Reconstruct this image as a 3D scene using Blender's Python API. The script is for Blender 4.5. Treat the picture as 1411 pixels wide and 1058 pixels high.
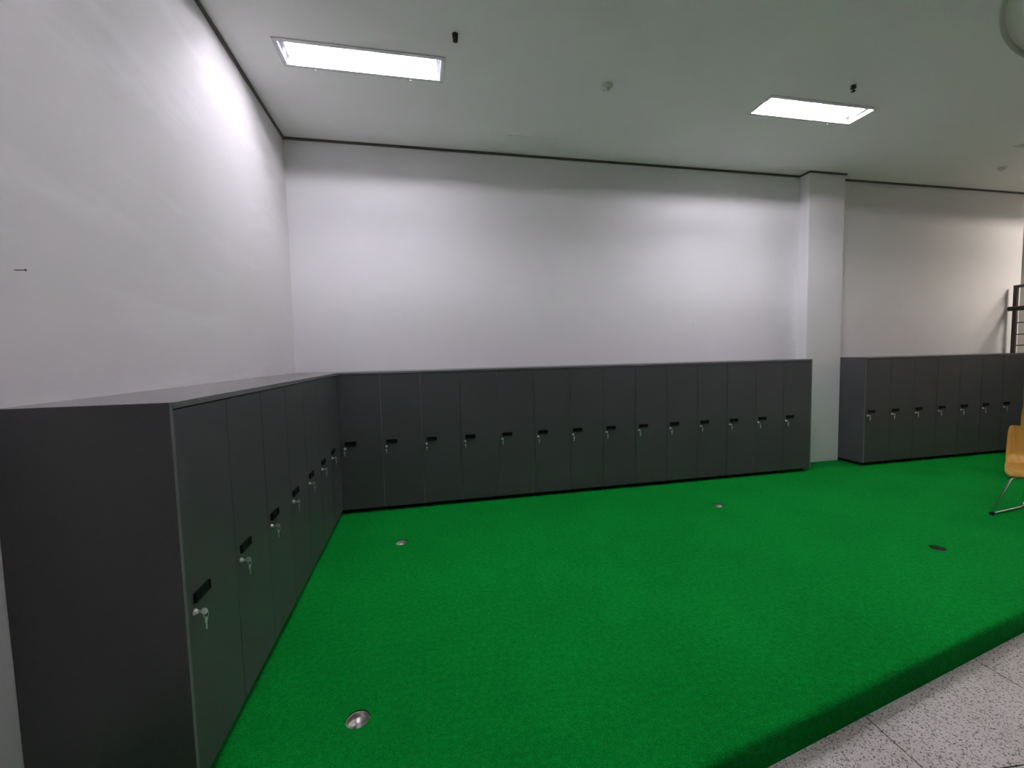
import bpy, bmesh, math, random
from mathutils import Vector, Matrix

random.seed(7)
for o in list(bpy.data.objects):
    bpy.data.objects.remove(o, do_unlink=True)
S = bpy.context.scene
C = S.collection

# ------------------------------------------------------------------ camera
W_PX, F_PX = 1411.0, 588.96
CAM = Vector((1.2963, -4.8678, 1.5276))
RT = Vector((0.97810583, -0.20679008, -0.02338498))
UP = Vector((0.03653681, 0.06001099, 0.99752882))
FW = Vector((0.20487571, 0.97654316, -0.06625255))
cd = bpy.data.cameras.new('camera')
cd.sensor_width = 36.0
cd.lens = 36.0 * F_PX / W_PX
cd.clip_start = 0.02
cam = bpy.data.objects.new('camera', cd)
C.objects.link(cam)
m = Matrix.Identity(4)
for i in range(3):
    m[i][0] = RT[i]; m[i][1] = UP[i]; m[i][2] = -FW[i]; m[i][3] = CAM[i]
cam.matrix_world = m
S.camera = cam

# ------------------------------------------------------------------ world, exposure
w = bpy.data.worlds.new('world')
S.world = w
w.use_nodes = True
w.node_tree.nodes['Background'].inputs[0].default_value = (0.8, 0.85, 1.0, 1)
w.node_tree.nodes['Background'].inputs[1].default_value = 0.02
S.view_settings.view_transform = 'Standard'
S.view_settings.look = 'None'
S.view_settings.gamma = 1.0
S.view_settings.use_curve_mapping = False
S.view_settings.exposure = 1.52
TUBE_COOL = (1.0, 0.95, 1.05)
TUBE_WARM = (1.0, 0.88, 0.78)
TUBE_POWER = 52.0
CORNER_POWER = 38.0
LANDING_POWER = 125.0
EXTRA_POWER = 29.0
SIDE_POWER = 19.0

# ------------------------------------------------------------------ dimensions (metres, z = 0 on the carpet)
H = 3.794            # ceiling
ZF = -0.13           # terrazzo floor
DEPTH = 0.484        # locker rows' front from the wall
LH = 1.40            # locker row height
ROOM_X, ROOM_Y = 13.0, -13.0


# ------------------------------------------------------------------ materials
def new_mat(name):
    mt = bpy.data.materials.new(name)
    mt.use_nodes = True
    nt = mt.node_tree
    return mt, nt, nt.nodes['Principled BSDF']


def add_noise(nt, scale, detail=4, rough=0.55, stretch=None, kind='Object'):
    tc = nt.nodes.new('ShaderNodeTexCoord')
    n = nt.nodes.new('ShaderNodeTexNoise')
    n.inputs['Scale'].default_value = scale
    n.inputs['Detail'].default_value = detail
    n.inputs['Roughness'].default_value = rough
    if stretch:
        mp = nt.nodes.new('ShaderNodeMapping')
        mp.inputs['Scale'].default_value = stretch[0]
        mp.inputs['Rotation'].default_value = stretch[1]
        nt.links.new(tc.outputs[kind], mp.inputs['Vector'])
        nt.links.new(mp.outputs['Vector'], n.inputs['Vector'])
    else:
        nt.links.new(tc.outputs[kind], n.inputs['Vector'])
    return n


def ramp(nt, src, stops):
    r = nt.nodes.new('ShaderNodeValToRGB')
    el = r.color_ramp.elements
    while len(el) < len(stops):
        el.new(0.5)
    for e, (p, c) in zip(el, stops):
        e.position = p
        e.color = c if len(c) == 4 else (*c, 1)
    nt.links.new(src, r.inputs['Fac'])
    return r


def mix_rgb(nt, fac, a, b, mode='MIX'):
    n = nt.nodes.new('ShaderNodeMix')
    n.data_type = 'RGBA'
    n.blend_type = mode
    for sock, v in ((n.inputs['Factor'], fac), (n.inputs[6], a), (n.inputs[7], b)):
        if hasattr(v, 'is_output'):
            nt.links.new(v, sock)
        elif isinstance(v, (int, float)):
            sock.default_value = v
        else:
            sock.default_value = (*v, 1) if len(v) == 3 else v
    return n.outputs[2]


def bump(nt, bs, height, strength, dist):
    b = nt.nodes.new('ShaderNodeBump')
    b.inputs['Strength'].default_value = strength
    b.inputs['Distance'].default_value = dist
    nt.links.new(height, b.inputs['Height'])
    nt.links.new(b.outputs['Normal'], bs.inputs['Normal'])


def plain(name, col, rough=0.5, metal=0.0, spec=0.5, noise=0.06, nscale=30, bmp=0.0):
    """A procedural material: a slight cloudy variation on one colour."""
    mt, nt, bs = new_mat(name)
    n = add_noise(nt, nscale, 3)
    lo = tuple(c * (1 - noise) for c in col)
    hi = tuple(min(1, c * (1 + noise)) for c in col)
    r = ramp(nt, n.outputs['Fac'], [(0.3, lo), (0.7, hi)])
    nt.links.new(r.outputs['Color'], bs.inputs['Base Color'])
    bs.inputs['Roughness'].default_value = rough
    bs.inputs['Metallic'].default_value = metal
    bs.inputs['Specular IOR Level'].default_value = spec
    if bmp:
        bump(nt, bs, n.outputs['Fac'], bmp, 0.002)
    return mt


def plaster(name, base, streak, amount=0.5):
    mt, nt, bs = new_mat(name)
    big = add_noise(nt, 0.9, 3, 0.5)
    st = add_noise(nt, 1.6, 5, 0.6, ((1, 0.55, 2.6), (0.5, 0.0, 0.3)))
    fine = add_noise(nt, 90, 3, 0.6)
    mid = add_noise(nt, 7, 5, 0.65)
    a = ramp(nt, big.outputs['Fac'], [(0.35, tuple(c * 0.965 for c in base)), (0.65, base)])
    b = ramp(nt, st.outputs['Fac'], [(0.52, (0, 0, 0)), (0.72, (amount, amount, amount))])
    c = mix_rgb(nt, b.outputs['Color'], a.outputs['Color'], streak)
    nt.links.new(c, bs.inputs['Base Color'])
    bs.inputs['Roughness'].default_value = 0.75
    bs.inputs['Specular IOR Level'].default_value = 0.3
    add = nt.nodes.new('ShaderNodeMath')
    add.operation = 'MULTIPLY_ADD'
    add.inputs[1].default_value = 3.0
    nt.links.new(mid.outputs['Fac'], add.inputs[0])
    nt.links.new(fine.outputs['Fac'], add.inputs[2])
    bump(nt, bs, add.outputs[0], 0.22, 0.0016)
    return mt


M = {}
M['wall'] = plaster('wall_paint', (0.85, 0.838, 0.845), (0.88, 0.868, 0.875), 0.35)
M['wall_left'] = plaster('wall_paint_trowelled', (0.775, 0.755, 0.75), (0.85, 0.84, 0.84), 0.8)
M['ceiling'] = plaster('ceiling_paint', (0.93, 0.92, 0.91), (0.91, 0.90, 0.885), 0.3)
M['moulding'] = plaster('moulding_shaded', (0.50, 0.52, 0.45), (0.55, 0.57, 0.5), 0.3)  # darker than the ceiling, shade of the rim put into the colour
M['ceiling_patch'] = plaster('ceiling_patch_plaster', (0.895, 0.89, 0.875), (0.81, 0.81, 0.79), 0.9)
M['wall_pink'] = plaster('stair_wall_paint', (0.66, 0.56, 0.51), (0.7, 0.6, 0.55), 0.3)
M['wall_rear'] = plaster('rear_wall_low_bounce', (0.22, 0.17, 0.12), (0.25, 0.2, 0.15), 0.3)  # unseen wall, coloured dark to lessen light bounced onto panel and platform
M['wall_grey'] = plaster('landing_wall_paint', (0.34, 0.37, 0.33), (0.38, 0.4, 0.36), 0.3)
M['trim'] = plain('ceiling_trim_metal', (0.10, 0.088, 0.078), 0.6, noise=0.2, nscale=8)
M['locker'] = plain('charcoal_laminate', (0.074, 0.073, 0.078), 0.42, noise=0.08, nscale=140, bmp=0.05)
M['locker_top'] = plain('charcoal_laminate_top', (0.08, 0.079, 0.08), 0.13, noise=0.08, nscale=140, bmp=0.03)
M['locker_edge'] = plain('edge_band_highlight', (0.15, 0.157, 0.16), 0.45, noise=0.1, nscale=60)  # edge band, its tone lightened to hold the bevel highlight
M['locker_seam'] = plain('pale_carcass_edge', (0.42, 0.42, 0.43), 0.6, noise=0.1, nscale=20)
M['black'] = plain('black_plastic', (0.003, 0.003, 0.0035), 0.5, 0.0, 0.2, noise=0.1)
M['chrome'] = plain('chrome', (0.82, 0.83, 0.83), 0.16, 1.0, noise=0.03)
M['key_metal'] = plain('nickel', (0.86, 0.86, 0.84), 0.3, 0.8, noise=0.03)
M['steel'] = plain('brushed_steel', (0.58, 0.56, 0.53), 0.34, 1.0, noise=0.12, nscale=40)
M['dark_steel'] = plain('dark_metal', (0.10, 0.09, 0.08), 0.5, 0.8, noise=0.3, nscale=30)  # darker steel for one cup, the nails and sprinkler bulbs
M['brown_paint'] = plain('dark_brown_painted_steel', (0.035, 0.024, 0.019), 0.45, noise=0.15, nscale=12)
M['white_metal'] = plain('white_enamel', (0.78, 0.78, 0.76), 0.4, noise=0.03)
M['reflector'] = plain('satin_reflector', (0.62, 0.63, 0.68), 0.22, 0.95, noise=0.03)
M['frame_metal'] = plain('fixture_frame_paint', (0.72, 0.71, 0.71), 0.4, noise=0.06)
M['white_plastic'] = plain('white_plastic', (0.80, 0.79, 0.75), 0.45, noise=0.04)
M['bronze'] = plain('dark_bronze', (0.045, 0.038, 0.036), 0.42, 0.5, noise=0.2)
M['grout'] = plain('dark_grout', (0.02, 0.018, 0.016), 0.9, noise=0.2)


def make_carpet():
    mt, nt, bs = new_mat('green_carpet')
    fib = add_noise(nt, 170, 4, 0.75)
    mid = add_noise(nt, 38, 5, 0.7)
    big = add_noise(nt, 1.3, 3, 0.6)
    a = ramp(nt, fib.outputs['Fac'], [(0.30, (0.0018, 0.13, 0.013)), (0.70, (0.0052, 0.39, 0.046))])
    b = ramp(nt, mid.outputs['Fac'], [(0.3, (0.70, 0.72, 0.70)), (0.7, (1.16, 1.14, 1.16))])
    c = mix_rgb(nt, 1.0, a.outputs['Color'], b.outputs['Color'], 'MULTIPLY')
    d = ramp(nt, big.outputs['Fac'], [(0.35, (0.93, 0.93, 0.93)), (0.65, (1.05, 1.05, 1.05))])
    e = mix_rgb(nt, 1.0, c, d.outputs['Color'], 'MULTIPLY')
    # sparse pale lint caught in the pile
    tc = nt.nodes.new('ShaderNodeTexCoord')
    v = nt.nodes.new('ShaderNodeTexVoronoi')
    v.inputs['Scale'].default_value = 5.5
    nt.links.new(tc.outputs['Object'], v.inputs['Vector'])
    lint = ramp(nt, v.outputs['Distance'], [(0.0, (1, 1, 1)), (0.022, (0, 0, 0))])
    f = mix_rgb(nt, lint.outputs['Color'], e, (0.22, 0.42, 0.25))
    nt.links.new(f, bs.inputs['Base Color'])
    bs.inputs['Roughness'].default_value = 0.95
    bs.inputs['Specular IOR Level'].default_value = 0.03
    bs.inputs['Sheen Weight'].default_value = 0.0
    bs.inputs['Sheen Tint'].default_value = (0.2, 0.8, 0.3, 1)
    bump(nt, bs, fib.outputs['Fac'], 0.7, 0.004)
    return mt


def make_terrazzo():
    mt, nt, bs = new_mat('terrazzo')
    tc = nt.nodes.new('ShaderNodeTexCoord')
    warp = add_noise(nt, 60, 2)
    mx = nt.nodes.new('ShaderNodeMix')
    mx.data_type = 'VECTOR'
    mx.inputs['Factor'].default_value = 0.012
    nt.links.new(tc.outputs['Object'], mx.inputs[4])
    nt.links.new(warp.outputs['Color'], mx.inputs[5])
    v = nt.nodes.new('ShaderNodeTexVoronoi')
    v.inputs['Scale'].default_value = 165
    nt.links.new(mx.outputs[1], v.inputs['Vector'])
    sep = nt.nodes.new('ShaderNodeSeparateColor')
    nt.links.new(v.outputs['Color'], sep.inputs['Color'])
    chip = ramp(nt, sep.outputs[0], [(0.0, (0.05, 0.047, 0.042)), (0.25, (0.14, 0.135, 0.125)),
                                     (0.29, (0.54, 0.485, 0.455)), (0.6, (0.60, 0.56, 0.525)), (0.9, (0.70, 0.665, 0.63))])
    edge = ramp(nt, v.outputs['Distance'], [(0.45, (0, 0, 0)), (0.6, (1, 1, 1))])
    base = mix_rgb(nt, edge.outputs['Color'], chip.outputs['Color'], (0.59, 0.55, 0.515))
    st = add_noise(nt, 2.2, 4)
    stain = ramp(nt, st.outputs['Fac'], [(0.35, (0.88, 0.86, 0.84)), (0.65, (1.04, 1.04, 1.04))])
    c = mix_rgb(nt, 1.0, base, stain.outputs['Color'], 'MULTIPLY')
    nt.links.new(c, bs.inputs['Base Color'])
    bs.inputs['Roughness'].default_value = 0.5
    return mt


def make_wood():
    mt, nt, bs = new_mat('plywood_veneer')
    n = add_noise(nt, 6, 5, 0.6, ((9, 9, 0.6), (0, 0, 0)))
    r = ramp(nt, n.outputs['Fac'], [(0.3, (0.50, 0.25, 0.036)), (0.7, (0.68, 0.375, 0.07))])
    nt.links.new(r.outputs['Color'], bs.inputs['Base Color'])
    bs.inputs['Roughness'].default_value = 0.38
    return mt


def make_emit(name, col, power):
    mt, nt, bs = new_mat(name)
    bs.inputs['Base Color'].default_value = (0.9, 0.9, 0.9, 1)
    bs.inputs['Emission Color'].default_value = (*col, 1)
    bs.inputs['Emission Strength'].default_value = power
    return mt


M['carpet'] = make_carpet()
M['terrazzo'] = make_terrazzo()
M['wood'] = make_wood()
M['tube_lit'] = make_emit('lit_tube', TUBE_COOL, TUBE_POWER)
M['tube_landing'] = make_emit('lit_tube_warm', TUBE_WARM, LANDING_POWER)
M['tube_extra'] = make_emit('lit_tube_extra', TUBE_COOL, EXTRA_POWER)  # dimmer tubes of the added fill fixture
M['tube_corner'] = make_emit('lit_tube_corner', TUBE_COOL, CORNER_POWER)
M['tube_side'] = make_emit('lit_tube_side', TUBE_COOL, SIDE_POWER)
M['tube_off'] = plain('unlit_tube_glass', (0.75, 0.75, 0.74), 0.2, noise=0.02)


# ------------------------------------------------------------------ mesh helpers
def box(bm, x0, x1, y0, y1, z0, z1, mi=0, bev=0.0, seg=2):
    vs = [bm.verts.new(p) for p in ((x0, y0, z0), (x1, y0, z0), (x1, y1, z0), (x0, y1, z0),
                                    (x0, y0, z1), (x1, y0, z1), (x1, y1, z1), (x0, y1, z1))]
    fs = []
    for q in ((0, 3, 2, 1), (4, 5, 6, 7), (0, 1, 5, 4), (1, 2, 6, 5), (2, 3, 7, 6), (3, 0, 4, 7)):
        f = bm.faces.new([vs[i] for i in q])
        f.material_index = mi
        fs.append(f)
    if bev:
        es = list({e for f in fs for e in f.edges})
        bmesh.ops.bevel(bm, geom=es, offset=bev, segments=seg, affect='EDGES', profile=0.5)
    return fs


def lathe(bm, prof, n=24, center=(0, 0, 0), axis='Z', mi=0, smooth=True):
    """Revolve (r, h) pairs round an axis."""
    cx, cy, cz = center
    rings = []
    for r, h in prof:
        ring = []
        for k in range(n):
            a = 2 * math.pi * k / n
            u, v = r * math.cos(a), r * math.sin(a)
            p = {'Z': (u, v, h), 'X': (h, u, v), 'Y': (u, h, v)}[axis]
            ring.append(bm.verts.new((p[0] + cx, p[1] + cy, p[2] + cz)))
        rings.append(ring)
    for a, b in zip(rings, rings[1:]):
        for k in range(n):
            f = bm.faces.new((a[k], a[(k + 1) % n], b[(k + 1) % n], b[k]))
            f.smooth = smooth
            f.material_index = mi
    for ring in (rings[0], rings[-1]):
        f = bm.faces.new(ring)
        f.material_index = mi
    bmesh.ops.recalc_face_normals(bm, faces=bm.faces[:])


def tube(bm, pts, r, n=12, mi=0, caps=True):
    """A round bar along a polyline."""
    pts = [Vector(p) for p in pts]
    rings = []
    prev = None
    for i, p in enumerate(pts):
        if i == 0:
            t = pts[1] - pts[0]
        elif i == len(pts) - 1:
            t = pts[-1] - pts[-2]
        else:
            t = (pts[i + 1] - p).normalized() + (p - pts[i - 1]).normalized()
        t.normalize()
        if prev is None:
            ref = Vector((0, 0, 1)) if abs(t.z) < 0.9 else Vector((1, 0, 0))
            u = t.cross(ref).normalized()
        else:
            u = (prev - t * prev.dot(t)).normalized()
        prev = u
        v = t.cross(u)
        rings.append([bm.verts.new(p + r * (math.cos(2 * math.pi * k / n) * u + math.sin(2 * math.pi * k / n) * v)) for k in range(n)])
    for a, b in zip(rings, rings[1:]):
        for k in range(n):
            f = bm.faces.new((a[k], a[(k + 1) % n], b[(k + 1) % n], b[k]))
            f.smooth = True
            f.material_index = mi
    if caps:
        for ring in (rings[0], rings[-1]):
            bm.faces.new(ring).material_index = mi
    bmesh.ops.recalc_face_normals(bm, faces=bm.faces[:])


def fillet(pts, r, n=6):
    """Round the corners of a polyline."""
    pts = [Vector(p) for p in pts]
    out = [pts[0]]
    for a, b, c in zip(pts, pts[1:], pts[2:]):
        d = min(r, (a - b).length * 0.45, (c - b).length * 0.45)
        p0 = b + (a - b).normalized() * d
        p1 = b + (c - b).normalized() * d
        for k in range(n + 1):
            t = k / n
            out.append((1 - t) ** 2 * p0 + 2 * t * (1 - t) * b + t * t * p1)
    out.append(pts[-1])
    return out


def slab(bm, outer, holes, z0, z1):
    """A flat slab with holes, outline and holes as lists of (x, y)."""
    layers = []
    for z in (z1, z0):
        edges, loops = [], []
        for loop in [outer] + holes:
            vs = [bm.verts.new((x, y, z)) for x, y in loop]
            loops.append(vs)
            edges += [bm.edges.new((vs[i], vs[(i + 1) % len(vs)])) for i in range(len(vs))]
        bmesh.ops.triangle_fill(bm, use_beauty=True, use_dissolve=False, edges=edges)
        layers.append(loops)
    for a, b in zip(*layers):
        n = len(a)
        for i in range(n):
            bm.faces.new((a[i], a[(i + 1) % n], b[(i + 1) % n], b[i]))
    bmesh.ops.recalc_face_normals(bm, faces=bm.faces[:])


def obj(name, bm, mats, parent=None, smooth=False):
    me = bpy.data.meshes.new(name)
    bm.to_mesh(me)
    bm.free()
    for mt in (mats if isinstance(mats, (list, tuple)) else [mats]):
        me.materials.append(M[mt])
    if smooth:
        for p in me.polygons:
            p.use_smooth = True
    o = bpy.data.objects.new(name, me)
    C.objects.link(o)
    if parent:
        o.parent = parent
    return o


def tag(o, label, cat, group=None):
    o['label'] = label
    o['category'] = cat
    if group:
        o['group'] = group
    return o


def thing(name, label, cat, loc=(0, 0, 0), rz=0.0, group=None):
    o = bpy.data.objects.new(name, None)
    o.empty_display_size = 0.05
    C.objects.link(o)
    o.location = loc
    o.rotation_euler = (0, 0, rz)
    return tag(o, label, cat, group)


def struct(name, bm, mats, label=None, parent=None):
    o = obj(name, bm, mats, parent)
    if parent is None:
        o['kind'] = 'structure'
    if label:
        o['label'] = label
    return o


def copy_tree(o, parent=None):
    c = o.copy()
    C.objects.link(c)
    c.parent = parent
    for ch in [q for q in o.children if not q.name.startswith('end_panel')]:
        copy_tree(ch, c)
    return c


def circle(cx, cy, r, n=32):
    return [(cx + r * math.cos(2 * math.pi * k / n), cy + r * math.sin(2 * math.pi * k / n)) for k in range(n)]


# ------------------------------------------------------------------ room shell
XE = 10.30     # where the back wall ends and the stair opening begins
YS = 2.2       # far wall of the stair opening
LAND_X = 10.06
bm = bmesh.new(); box(bm, -0.2, 0, ROOM_Y, 0.2, ZF, H)
struct('wall_left', bm, 'wall_left', 'white trowelled plaster wall behind the left locker row')
bm = bmesh.new(); box(bm, 0, XE, 0, 0.2, ZF, H)
struct('wall_back', bm, 'wall', 'white painted wall behind the long locker row')
bm = bmesh.new(); box(bm, 6.243, 6.802, -0.153, -0.0005, 0.0, H, bev=0.006)
struct('wall_pillar', bm, 'wall', 'shallow white pillar projecting from the back wall')
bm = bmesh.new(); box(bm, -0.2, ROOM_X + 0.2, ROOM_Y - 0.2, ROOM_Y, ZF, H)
struct('wall_rear', bm, 'wall_rear', 'unseen far wall of the room, coloured dark to cut bounced light')
bm = bmesh.new(); box(bm, ROOM_X, ROOM_X + 0.2, ROOM_Y, YS, ZF, H)
struct('wall_right', bm, 'wall', 'plain white wall beyond the stair landing')
bm = bmesh.new(); box(bm, XE - 0.4, ROOM_X + 0.2, YS, YS + 0.2, ZF, H)
struct('wall_stair', bm, 'wall_pink', 'pinkish beige wall at the back of the stair opening')
bm = bmesh.new(); box(bm, XE - 0.2, XE, 0.2, YS, ZF, H)
struct('wall_stair_side', bm, 'wall', 'white side wall of the stair opening')
bm = bmesh.new(); box(bm, XE, ROOM_X, YS - 0.25, YS, 3.32, H)
struct('trim_8', bm, 'wall', 'dropped beam across the stair opening')
bm = bmesh.new(); box(bm, XE, ROOM_X, YS - 0.27, YS - 0.25, 3.30, 3.36)
struct('trim_9', bm, 'trim', 'dark strip along the beam of the stair opening')

# light fixture positions: centre x, centre y
FX, FY = 1.214, 0.312
LIGHTS = [(0.950, -1.300, 'corner', 'lit recessed twin-tube ceiling light beside the left wall, above the corner lockers'),
          (5.042, -1.312, 'lit', 'lit recessed twin-tube ceiling light over the carpet near the white pillar'),
          (8.660, -1.240, 'off', 'unlit recessed ceiling light above the lockers beyond the pillar'),
          (0.950, -3.950, 'side', 'lit recessed ceiling light above the open end of the left locker row'),
          (5.100, -3.950, 'extra', 'unseen fill light added inside the round ceiling moulding'),  # unseen fixture, added to even out light on wall and floor
          (11.05, -1.500, 'landing', 'warm lit recessed ceiling light above the stair landing')]
holes = []
for x, y, *_ in LIGHTS:
    a, b = FX / 2 - 0.012, FY / 2 - 0.012
    holes.append([(x - a, y - b), (x + a, y - b), (x + a, y + b), (x - a, y + b)])
bm = bmesh.new()
slab(bm, [(-0.2, ROOM_Y - 0.2), (ROOM_X + 0.2, ROOM_Y - 0.2), (ROOM_X + 0.2, YS + 0.2), (-0.2, YS + 0.2)], holes, H, H + 0.02)
ceiling = struct('ceiling', bm, 'ceiling', 'white painted ceiling with recessed lights')

# rough repaired patch in the ceiling, close to the back wall
bm = bmesh.new()
pts = []
rc = [(2.235, -0.405), (2.80, -0.43), (2.83, -0.17), (2.225, -0.14)]
for (ax, ay), (bx, by) in zip(rc, rc[1:] + rc[:1]):
    for k in range(7):
        t = k / 7
        pts.append((ax + (bx - ax) * t + random.uniform(-.008, .008), ay + (by - ay) * t + random.uniform(-.008, .008)))
slab(bm, pts, [], H - 0.003, H)
obj('ceiling_patch', bm, 'ceiling_patch', ceiling)['label'] = 'rough grey repaired patch in the ceiling'

# large round moulding on the ceiling (only part of its rim comes into view)
bm = bmesh.new()
prof = [(2.160, 0.0), (2.160, -0.022), (2.156, -0.026), (2.147, -0.027), (2.138, -0.026), (2.134, -0.022), (2.134, 0.0), (2.160, 0.0)]
rings = []
for r, h in prof[:-1]:
    rings.append([bm.verts.new((6.392 + r * math.cos(2 * math.pi * k / 160), -4.386 + r * math.sin(2 * math.pi * k / 160), H + h)) for k in range(160)])
for q in range(len(rings)):
    ra, rb = rings[q], rings[(q + 1) % len(rings)]
    for k in range(160):
        bm.faces.new((ra[k], ra[(k + 1) % 160], rb[(k + 1) % 160], rb[k]))
bmesh.ops.recalc_face_normals(bm, faces=bm.faces[:])
o = obj('ceiling_moulding', bm, 'moulding', ceiling)
o['label'] = 'large round moulding on the ceiling'

# dark shadow trim where walls meet the ceiling
TR = [('trim_1', (0, 0.016, ROOM_Y, 0, H - 0.026, H)),
      ('trim_2', (0.016, 6.243, -0.016, 0, H - 0.022, H)),
      ('trim_3', (6.230, 6.243, -0.168, -0.016, H - 0.022, H)),
      ('trim_4', (6.230, 6.815, -0.168, -0.153, H - 0.020, H)),
      ('trim_5', (6.802, XE, -0.016, 0, H - 0.022, H))]
for n, d in TR:
    bm = bmesh.new(); box(bm, *d)
    struct(n, bm, 'trim', 'thin dark strip where wall and ceiling meet')

# ------------------------------------------------------------------ terrazzo floor, tile by tile
bm = bmesh.new(); box(bm, -0.2, ROOM_X + 0.2, ROOM_Y - 0.2, YS + 0.2, ZF - 0.1, ZF - 0.004)
floor = struct('floor', bm, 'grout', 'pale speckled terrazzo tile floor with dark joints')


def clip(poly, a, b, c):
    out = []
    for i in range(len(poly)):
        p, q = poly[i], poly[(i + 1) % len(poly)]
        dp, dq = a * p[0] + b * p[1] + c, a * q[0] + b * q[1] + c
        if dp >= 0:
            out.append(p)
        if dp * dq < 0:
            t = dp / (dp - dq)
            out.append((p[0] + (q[0] - p[0]) * t, p[1] + (q[1] - p[1]) * t))
    return out


EDGE_M = 0.1707
EDGE_B = -3.548 - EDGE_M * 2.361           # carpet edge: y = EDGE_M * x + EDGE_B
ta = math.radians(-5.5)
ux, uy = (math.cos(ta), math.sin(ta)), (-math.sin(ta), math.cos(ta))
TX0, TY0, TS, TG = 3.165, -3.69, 0.885, 0.0032
for i in range(-6, 14):
    for j in range(-12, 4):
        x0, x1, y0, y1 = i * TS + TG, (i + 1) * TS - TG, j * TS + TG, (j + 1) * TS - TG
        poly = [(TX0 + ux[0] * a + uy[0] * b, TY0 + ux[1] * a + uy[1] * b) for a, b in ((x0, y0), (x1, y0), (x1, y1), (x0, y1))]
        for pl in ((1, 0, 0), (-1, 0, ROOM_X), (0, 1, -ROOM_Y), (EDGE_M, -1, EDGE_B + 0.25)):
            poly = clip(poly, *pl)
            if len(poly) < 3:
                break
        if len(poly) < 3:
            continue
        bm = bmesh.new()
        slab(bm, poly, [], ZF - 0.02, ZF)
        obj('tile', bm, 'terrazzo', floor)

# ------------------------------------------------------------------ carpeted platform with sunk cups
CUPS = [(0.975, -3.040, 'steel', 'shiny steel cup sunk in the carpet beside the near left lockers'),
        (1.077, -1.285, 'steel', 'pale steel cup sunk in the carpet near the inside corner of the lockers'),
        (4.120, -1.233, 'steel', 'pale steel cup sunk in the carpet before the long locker row'),
        (5.066, -2.450, 'dark_steel', 'dark cup sunk in the carpet in front of the wooden chair')]
CUP_R = 0.049
bm = bmesh.new()
PX1 = LAND_X
outer = [(0, -0.0), (0, EDGE_B), (PX1, EDGE_M * PX1 + EDGE_B), (PX1, 0)]
slab(bm, outer, [circle(x, y, CUP_R + 0.001) for x, y, *_ in CUPS], ZF, 0.0)
bm.edges.ensure_lookup_table()
fe = [e for e in bm.edges if all(abs(v.co.z) < 1e-6 and abs(v.co.y - EDGE_M * v.co.x - EDGE_B) < 1e-4 for v in e.verts)]
bmesh.ops.bevel(bm, geom=fe, offset=0.026, segments=5, affect='EDGES', profile=0.5)
struct('floor_platform', bm, 'carpet', 'low platform covered in bright green carpet')

for x, y, mt, lab in CUPS:
    t = thing('hole_cup', lab, 'cup', (x, y, -0.06), 0, 'cups sunk in the green carpet')
    bm = bmesh.new()
    # outer wall, rim, inner wall, sloping floor and drain hole
    lathe(bm, [(CUP_R, -0.05), (CUP_R, 0.052), (CUP_R - 0.0015, 0.054), (CUP_R - 0.003, 0.052), (CUP_R - 0.004, 0.032),
               (CUP_R - 0.008, 0.029), (0.021, 0.024), (0.0195, 0.022), (0.019, -0.02)], 32)
    obj('cup_body', bm, mt, t)
    bm = bmesh.new()
    lathe(bm, [(0.0185, -0.018), (0.0185, -0.012)], 20)
    obj('drain_hole', bm, 'black', t)

# ------------------------------------------------------------------ recessed ceiling lights
def ceiling_light(x, y, state, label):
    t = thing('ceiling_light', label, 'ceiling light', (x, y, H), 0, 'recessed ceiling lights')
    a, b = FX / 2, FY / 2
    bm = bmesh.new()
    fw = 0.034
    for d in ((-a, a, -b, -b + fw), (-a, a, b - fw, b), (-a, -a + fw, -b + fw, b - fw), (a - fw, a, -b + fw, b - fw)):
        box(bm, *d, -0.007, 0.0, bev=0.002, seg=1)
    obj('frame', bm, 'frame_metal', t)
    # housing: an open tray with sloping sides
    bm = bmesh.new()
    ai, bi, at, bt, hz = a - 0.030, b - 0.030, a - 0.040, b - 0.066, 0.095
    loops = []
    for px, py, pz in ((ai, bi, 0.001), (at, bt, hz), (at + 0.003, bt + 0.003, hz + 0.003), (ai + 0.003, bi + 0.003, 0.001)):
        loops.append([bm.verts.new(p) for p in ((-px, -py, pz), (px, -py, pz), (px, py, pz), (-px, py, pz))])
    bm.faces.new(loops[1])
    bm.faces.new(loops[2])
    for la, lb in zip(loops, loops[1:] + loops[:1]):
        if la is loops[1]:
            continue
        for i in range(4):
            bm.faces.new((la[i], la[(i + 1) % 4], lb[(i + 1) % 4], lb[i]))
    bmesh.ops.recalc_face_normals(bm, faces=bm.faces[:])
    obj('housing', bm, 'reflector', t)
    mat = {'lit': 'tube_lit', 'landing': 'tube_landing', 'extra': 'tube_extra', 'corner': 'tube_corner', 'side': 'tube_side', 'off': 'tube_off'}[state]
    for sy in (-0.058, 0.058):
        bm = bmesh.new()
        lathe(bm, [(0.010, -0.535), (0.013, -0.530), (0.013, 0.530), (0.010, 0.535)], 16, (0, sy, 0.052), 'X')
        tb = obj('tube', bm, mat, t)
        for s in (-1, 1):
            bm = bmesh.new()
            lathe(bm, [(0.0135, s * 0.528), (0.0135, s * 0.540)], 16, (0, sy, 0.052), 'X')
            obj('end_cap', bm, 'steel', tb)
    for s in (-1, 1):
        bm = bmesh.new()
        box(bm, s * 0.548 - 0.008, s * 0.548 + 0.008, -0.078, 0.078, 0.030, 0.090, bev=0.003, seg=1)
        obj('lamp_holder', bm, 'white_plastic', t)
    for s in (-1, 1):
        bm = bmesh.new()
        lathe(bm, [(0.004, -0.016), (0.008, -0.014), (0.008, -0.010), (0.005, -0.0065)], 12, (s * 0.36 - 0.02, b - 0.004, 0))
        obj('clip', bm, 'white_plastic', t)
    return t


for x, y, st, lab in LIGHTS:
    ceiling_light(x, y, st, lab)

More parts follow.
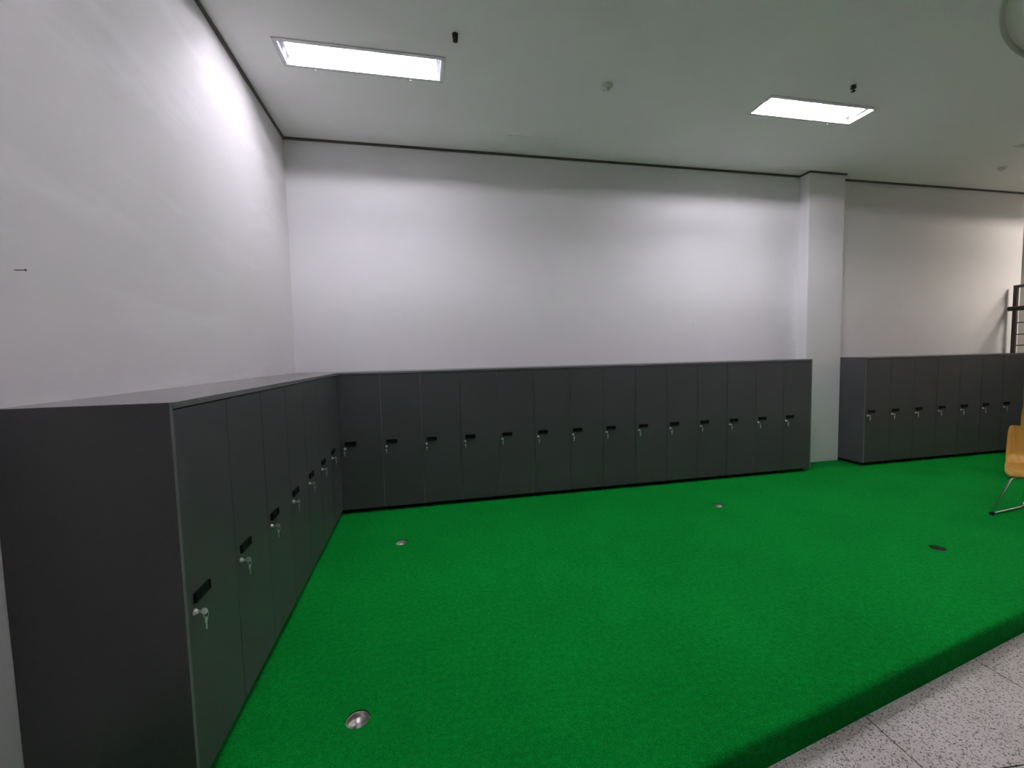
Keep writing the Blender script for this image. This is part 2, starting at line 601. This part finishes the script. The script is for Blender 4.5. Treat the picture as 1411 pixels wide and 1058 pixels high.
# ------------------------------------------------------------------ lockers
HZ = 0.704          # handle centre height
LOCK_Z = 0.655
FOOT = 0.045
DOOR_TOP = LH - 0.027
BODY_TOP = LH - 0.0225


def make_locker(wd):
    """Front at y = 0 facing -y, depth to +y, x from 0 to wd, standing on z = 0."""
    t = thing('locker', 'x', 'locker')
    D = DEPTH - 0.002
    bm = bmesh.new()
    th = 0.016
    y0 = 0.0205
    box(bm, 0.0003, th, y0, D, FOOT, BODY_TOP)
    box(bm, wd - th, wd - 0.0003, y0, D, FOOT, BODY_TOP)
    box(bm, th, wd - th, y0, D, FOOT, FOOT + th)
    box(bm, th, wd - th, y0, D, BODY_TOP - th, BODY_TOP)
    box(bm, th, wd - th, D - 0.006, D, FOOT + th, BODY_TOP - th)
    # pale front edges that show in the joints between doors
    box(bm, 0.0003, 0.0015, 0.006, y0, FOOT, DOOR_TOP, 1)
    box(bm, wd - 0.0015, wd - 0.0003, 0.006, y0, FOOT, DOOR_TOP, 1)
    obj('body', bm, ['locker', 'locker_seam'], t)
    bm = bmesh.new()
    box(bm, 0.0017, wd - 0.0017, 0.0, 0.018, FOOT, DOOR_TOP, bev=0.0008, seg=1)
    door = obj('door', bm, 'locker', t)
    # black pull handle: a bevelled plate with a finger pocket
    bm = bmesh.new()
    hx0, hx1 = 0.040, 0.145
    fs = box(bm, hx0, hx1, -0.012, 0.0, HZ - 0.0185, HZ + 0.0185)
    front = [f for f in fs if f.normal.y < -0.5 or all(abs(v.co.y + 0.012) < 1e-6 for v in f.verts)]
    r = bmesh.ops.inset_region(bm, faces=front, thickness=0.0035)
    for f in front:
        for v in f.verts:
            v.co.y += 0.007
    bmesh.ops.bevel(bm, geom=[e for e in bm.edges if all(abs(v.co.x - hx0) < 1e-6 or abs(v.co.x - hx1) < 1e-6 for v in e.verts)],
                    offset=0.002, segments=2, affect='EDGES', profile=0.5)
    h = obj('handle', bm, 'black', door)
    h['label'] = 'black plastic pull handle'
    bm = bmesh.new()
    lathe(bm, [(0.0125, 0.0), (0.0125, -0.003), (0.0095, -0.004), (0.009, -0.010), (0.0075, -0.0115)], 18, (0.040, 0, LOCK_Z), 'Y')
    obj('lock', bm, 'key_metal', door)['label'] = 'chrome cylinder lock'
    # key in the lock, with a ring and a spare key hanging from it
    bm = bmesh.new()
    kx = 0.040
    box(bm, kx - 0.001, kx + 0.001, -0.020, -0.011, LOCK_Z - 0.004, LOCK_Z + 0.004)
    lathe(bm, [(0.004, -0.0012), (0.0115, -0.0010), (0.0115, 0.0010), (0.004, 0.0012)], 14, (kx, -0.031, LOCK_Z), 'X', smooth=False)
    ring = [(kx + 0.002 * math.sin(a), -0.036 + 0.008 * math.cos(a), LOCK_Z - 0.013 + 0.011 * math.sin(a)) for a in [2 * math.pi * k / 16 for k in range(17)]]
    tube(bm, ring, 0.0009, 6)
    lathe(bm, [(0.003, -0.001), (0.010, -0.001), (0.010, 0.001), (0.003, 0.001)], 14, (kx + 0.001, -0.035, LOCK_Z - 0.032), 'Y', smooth=False)
    box(bm, kx - 0.003, kx + 0.004, -0.036, -0.034, LOCK_Z - 0.066, LOCK_Z - 0.041)
    obj('key', bm, 'key_metal', door)['label'] = 'silver key in the lock with a spare hanging below'
    for fx in (0.045, wd - 0.045):
        for fy in (0.060, D - 0.05):
            bm = bmesh.new()
            lathe(bm, [(0.020, 0.0), (0.020, 0.012), (0.012, 0.016), (0.012, FOOT)], 12, (fx, fy, 0))
            obj('foot', bm, 'black', t)
    return t


ORD = ['first', 'second', 'third', 'fourth', 'fifth', 'sixth', 'seventh', 'eighth', 'ninth', 'tenth', 'eleventh', 'twelfth', 'thirteenth', 'fourteenth']
protos = {}


def locker(wd, loc, rz, label, group):
    k = round(wd, 4)
    if k not in protos:
        t = protos[k] = make_locker(wd)
    else:
        t = copy_tree(protos[k])
    t.location = loc
    t.rotation_euler = (0, 0, rz)
    t['label'] = label
    t['group'] = group
    return t


def end_panel(parent, x0, x1):
    """The closing side panel of a row, a part of its last locker."""
    bm = bmesh.new()
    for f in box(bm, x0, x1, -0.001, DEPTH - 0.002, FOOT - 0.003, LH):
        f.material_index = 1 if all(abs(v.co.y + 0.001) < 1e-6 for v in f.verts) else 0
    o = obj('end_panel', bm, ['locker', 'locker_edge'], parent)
    o['label'] = 'plain charcoal side panel closing the row'


WB = 0.3918
# back row: fourteen, left to right
B0 = 0.492
for i in range(14):
    lab = 'charcoal locker in the long row on the back wall, %s from the inside corner' % ORD[i]
    t = locker(WB, (B0 + i * WB, -DEPTH, 0), 0, lab, 'lockers along the back wall')
    if i == 13:
        end_panel(t, WB + 0.0005, WB + 0.0185)
BX1 = B0 + 14 * WB + 0.019
# left row: seven, from the open near end towards the corner
WL = 0.3928
L0 = -3.2787 + 0.0185
for i in range(7):
    lab = 'charcoal locker in the row on the trowelled side wall, %s from the open end' % ORD[i]
    t = locker(WL, (DEPTH, L0 + i * WL, 0), math.pi / 2, lab, 'lockers along the side wall')
    if i == 0:
        end_panel(t, -0.0185, -0.0005)
# right row: seven beyond the pillar
R0 = 6.803 + 0.0185
for i in range(7):
    lab = 'charcoal locker in the short row beyond the pillar, %s from the pillar' % ORD[i]
    t = locker(WB, (R0 + i * WB, -DEPTH, 0), 0, lab, 'lockers beyond the pillar')
    if i == 0:
        end_panel(t, -0.0185, -0.0005)
    if i == 6:
        end_panel(t, WB + 0.0005, WB + 0.0185)
RX1 = R0 + 7 * WB + 0.019

# filler strip in the inside corner, closing the joint between the two rows
t = thing('corner_filler', 'narrow charcoal filler strip closing the inside corner between two locker rows', 'filler panel', (DEPTH, -DEPTH, 0))
bm = bmesh.new()
box(bm, -0.018, 0.0, -(DEPTH - 0.002 - (DEPTH - 0.002)) - (-DEPTH - (L0 + 7 * WL)) + 0.0005, 0.0, FOOT, DOOR_TOP)
obj('side_strip', bm, 'locker', t)
bm = bmesh.new()
box(bm, 0.0003, B0 - DEPTH - 0.0005, 0.0, 0.018, FOOT, DOOR_TOP)
obj('front_strip', bm, 'locker', t)


def top_panel(label, x0, x1, y0, y1):
    bm = bmesh.new()
    box(bm, x0, x1, y0, y1, LH - 0.022, LH, bev=0.0015, seg=1)
    bm.normal_update()
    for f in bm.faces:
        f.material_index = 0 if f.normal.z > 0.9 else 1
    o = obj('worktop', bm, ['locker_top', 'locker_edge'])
    return tag(o, label, 'worktop', 'top panels of the locker rows')


top_panel('continuous charcoal top panel over the lockers on the side wall', 0.0005, DEPTH + 0.003, L0 - 0.0003, -0.0005)
top_panel('continuous charcoal top panel over the long row of lockers', DEPTH + 0.0035, B0 + 14 * WB + 0.0003, -DEPTH - 0.003, -0.0005)
top_panel('continuous charcoal top panel over the short locker row beyond the pillar', R0 - 0.0003, R0 + 7 * WB + 0.0003, -DEPTH - 0.003, -0.0005)

# ------------------------------------------------------------------ ceiling fittings
def sprinkler(x, y, label):
    t = thing('sprinkler_head', label, 'sprinkler', (x, y, H), 0.4, 'sprinkler heads')
    t.scale = (1.1, 1.1, 0.68)
    bm = bmesh.new()
    lathe(bm, [(0.020, 0.0), (0.019, -0.004), (0.013, -0.005), (0.013, -0.020)], 16)
    obj('neck', bm, 'bronze', t)
    bm = bmesh.new()
    lathe(bm, [(0.019, -0.020), (0.021, -0.023), (0.021, -0.034), (0.019, -0.037)], 6, smooth=False)
    obj('hex_nut', bm, 'bronze', t)
    for s in (-1, 1):
        bm = bmesh.new()
        tube(bm, [(s * 0.013, 0, -0.036), (s * 0.016, 0, -0.048), (s * 0.012, 0, -0.060), (0, 0, -0.068)], 0.0035, 8)
        obj('frame_arm', bm, 'bronze', t)
    bm = bmesh.new()
    lathe(bm, [(0.0045, -0.037), (0.0045, -0.062)], 10)
    obj('glass_bulb', bm, 'dark_steel', t)
    bm = bmesh.new()
    lathe(bm, [(0.006, -0.066), (0.017, -0.070), (0.017, -0.072), (0.004, -0.076)], 16)
    obj('deflector', bm, 'bronze', t)


sprinkler(1.611, -1.699, 'dark bronze sprinkler head on the ceiling close to the light beside the left wall')
sprinkler(5.048, -1.704, 'dark bronze sprinkler head on the ceiling close to the light near the pillar')


def detector(x, y, label):
    t = thing('ceiling_detector', label, 'detector', (x, y, H), 0, 'round ceiling detectors')
    bm = bmesh.new()
    lathe(bm, [(0.050, 0.0), (0.050, -0.008), (0.046, -0.012), (0.030, -0.013)], 28)
    obj('base', bm, 'white_plastic', t)
    bm = bmesh.new()
    lathe(bm, [(0.034, -0.012), (0.034, -0.020), (0.026, -0.031), (0.010, -0.035)], 28)
    obj('dome', bm, 'white_plastic', t)
    for k in range(3):
        a = 0.6 + k * 2.1
        bm = bmesh.new()
        lathe(bm, [(0.004, -0.026), (0.004, -0.036)], 10, (0.021 * math.cos(a), 0.021 * math.sin(a), 0))
        obj('sensor', bm, 'black', t)


detector(2.919, -1.339, 'small round detector in the ceiling midway between the two lit lights')
detector(8.703, -0.630, 'small round white detector in the ceiling above the lockers beyond the pillar')

# ------------------------------------------------------------------ nails left in the walls
def nail(loc, direction, length, label):
    bm = bmesh.new()
    d = Vector(direction).normalized()
    a = Vector((0, 0, 0)) - d * 0.004
    tube(bm, [a, d * length], 0.0016, 8)
    tube(bm, [d * length, d * (length + 0.0015)], 0.004, 10)
    o = obj('nail', bm, 'dark_steel')
    o.location = loc
    tag(o, label, 'nail')


nail((0, -3.137, 1.846), (1, 0.05, 0.03), 0.028, 'thin bent nail sticking out of the trowelled side wall')
nail((3.339, 0, 1.853), (0.1, -1, 0.1), 0.012, 'small nail in the back wall above the middle of the long locker row')
nail((4.683, 0, 1.868), (0, -1, 0), 0.005, 'tiny nail head in the back wall, the one closer to the pillar')

# ------------------------------------------------------------------ stair landing and railing
bm = bmesh.new(); box(bm, LAND_X + 0.001, ROOM_X, -1.9, -0.0005, ZF, 1.26)
struct('wall_landing', bm, 'wall_grey', 'grey side of the raised stair landing')
bm = bmesh.new(); box(bm, XE, ROOM_X, 0.0, YS - 0.001, ZF, 1.26)
struct('floor_landing', bm, 'wall_grey', 'raised floor of the stair landing')
bm = bmesh.new(); box(bm, LAND_X - 0.02, LAND_X + 0.08, -1.9, -0.0005, 1.262, 1.365)
struct('trim_10', bm, 'brown_paint', 'brown kerb along the edge of the stair landing')

t = thing('stair_railing', 'dark brown steel railing with horizontal bars on the raised landing', 'railing', (LAND_X + 0.02, 0, 1.365))
for y in (-0.075, -0.97, -1.86):
    bm = bmesh.new(); box(bm, -0.022, 0.022, y - 0.022, y + 0.022, 0, 1.02 - 0.018, bev=0.003, seg=1)
    obj('post', bm, 'brown_paint', t)
bm = bmesh.new(); box(bm, -0.024, 0.024, -1.885, -0.052, 1.002, 1.040, bev=0.004, seg=1)
obj('top_rail', bm, 'brown_paint', t)
bm = bmesh.new(); tube(bm, [(-0.05, -1.885, 0.69), (-0.05, -0.03, 0.69)], 0.035, 14)
obj('hand_rail', bm, 'brown_paint', t)
for z in (0.48, 0.305, 0.14):
    bm = bmesh.new(); tube(bm, [(0, -1.86, z), (0, -0.07, z)], 0.008, 8)
    obj('bar', bm, 'brown_paint', t)

# ------------------------------------------------------------------ plywood shell chairs
def make_chair(label, loc, rz):
    t = thing('chair', label, 'chair', loc, rz, 'plywood chairs by the right locker row')
    prof = [(-0.262, 0.366), (-0.266, 0.382), (-0.255, 0.400), (-0.225, 0.412), (-0.15, 0.415), (0.0, 0.405), (0.11, 0.402), (0.175, 0.415),
            (0.215, 0.450), (0.235, 0.500), (0.243, 0.56), (0.248, 0.64), (0.258, 0.70), (0.268, 0.742), (0.270, 0.750)]
    half = [0.165, 0.180, 0.190, 0.197, 0.203, 0.212, 0.216, 0.219, 0.222, 0.222, 0.221, 0.219, 0.216, 0.208, 0.190]
    n = len(prof)
    cols = 12
    bm = bmesh.new()
    lay = []
    tang = []
    for i in range(n):
        a = prof[max(0, i - 1)]; b = prof[min(n - 1, i + 1)]
        d = Vector((0, b[0] - a[0], b[1] - a[1])).normalized()
        tang.append(Vector((0, -d.z, d.y)))         # normal towards the sitter
    for side in (0, 1):
        rows = []
        for i, ((y, z), hw) in enumerate(zip(prof, half)):
            back = max(0.0, (i - 7) / (n - 8))
            row = []
            for k in range(cols + 1):
                u = 2 * k / cols - 1
                dish = (0.018 + 0.028 * back) * (u * u)
                p = Vector((u * hw, y, z)) + tang[i] * (dish * (1 if i > 3 else 0.3)) - tang[i] * (0.012 * side)
                row.append(bm.verts.new(p))
            rows.append(row)
        lay.append(rows)
    top, bot = lay
    for i in range(n - 1):
        for k in range(cols):
            bm.faces.new((top[i][k], top[i][k + 1], top[i + 1][k + 1], top[i + 1][k])).smooth = True
            bm.faces.new((bot[i][k + 1], bot[i][k], bot[i + 1][k], bot[i + 1][k + 1])).smooth = True
    for i in range(n - 1):
        for k in (0, cols):
            bm.faces.new((top[i][k], top[i + 1][k], bot[i + 1][k], bot[i][k]))
    for k in range(cols):
        for i in (0, n - 1):
            bm.faces.new((top[i][k], top[i][k + 1], bot[i][k + 1], bot[i][k]))
    bmesh.ops.recalc_face_normals(bm, faces=bm.faces[:])
    obj('seat_shell', bm, 'wood', t)['label'] = 'bent plywood seat and backrest in one sheet'
    # chrome sled frame: two splayed loops and a cross bar under the seat
    for s in (-1, 1):
        pts = [(s * 0.02, -0.20, 0.362), (s * 0.150, -0.235, 0.362), (s * 0.258, -0.272, 0.011), (s * 0.112, 0.146, 0.011), (s * 0.096, 0.262, 0.011), (s * 0.085, 0.10, 0.362), (s * 0.02, 0.08, 0.362)]
        bm = bmesh.new()
        tube(bm, fillet(pts, 0.05, 6), 0.0095, 12)
        obj('sled_leg', bm, 'chrome', t)
        for gx, gy in ((0.256, -0.268), (0.097, 0.252)):
            bm = bmesh.new()
            box(bm, s * gx - 0.016, s * gx + 0.016, gy - 0.016, gy + 0.016, 0.0, 0.024, bev=0.005)
            obj('glide', bm, 'black', t)
    bm = bmesh.new()
    box(bm, -0.05, 0.05, -0.22, 0.10, 0.369, 0.388, bev=0.003, seg=1)
    obj('mounting_plate', bm, 'black', t)
    return t


make_chair('honey coloured plywood chair on chrome sled legs, closer to the carpet edge', (6.615, -2.193, 0), math.radians(-64.8))
make_chair('second plywood chair on chrome legs, standing closer to the lockers beyond the pillar', (8.35, -1.36, 0), math.radians(-64.8))
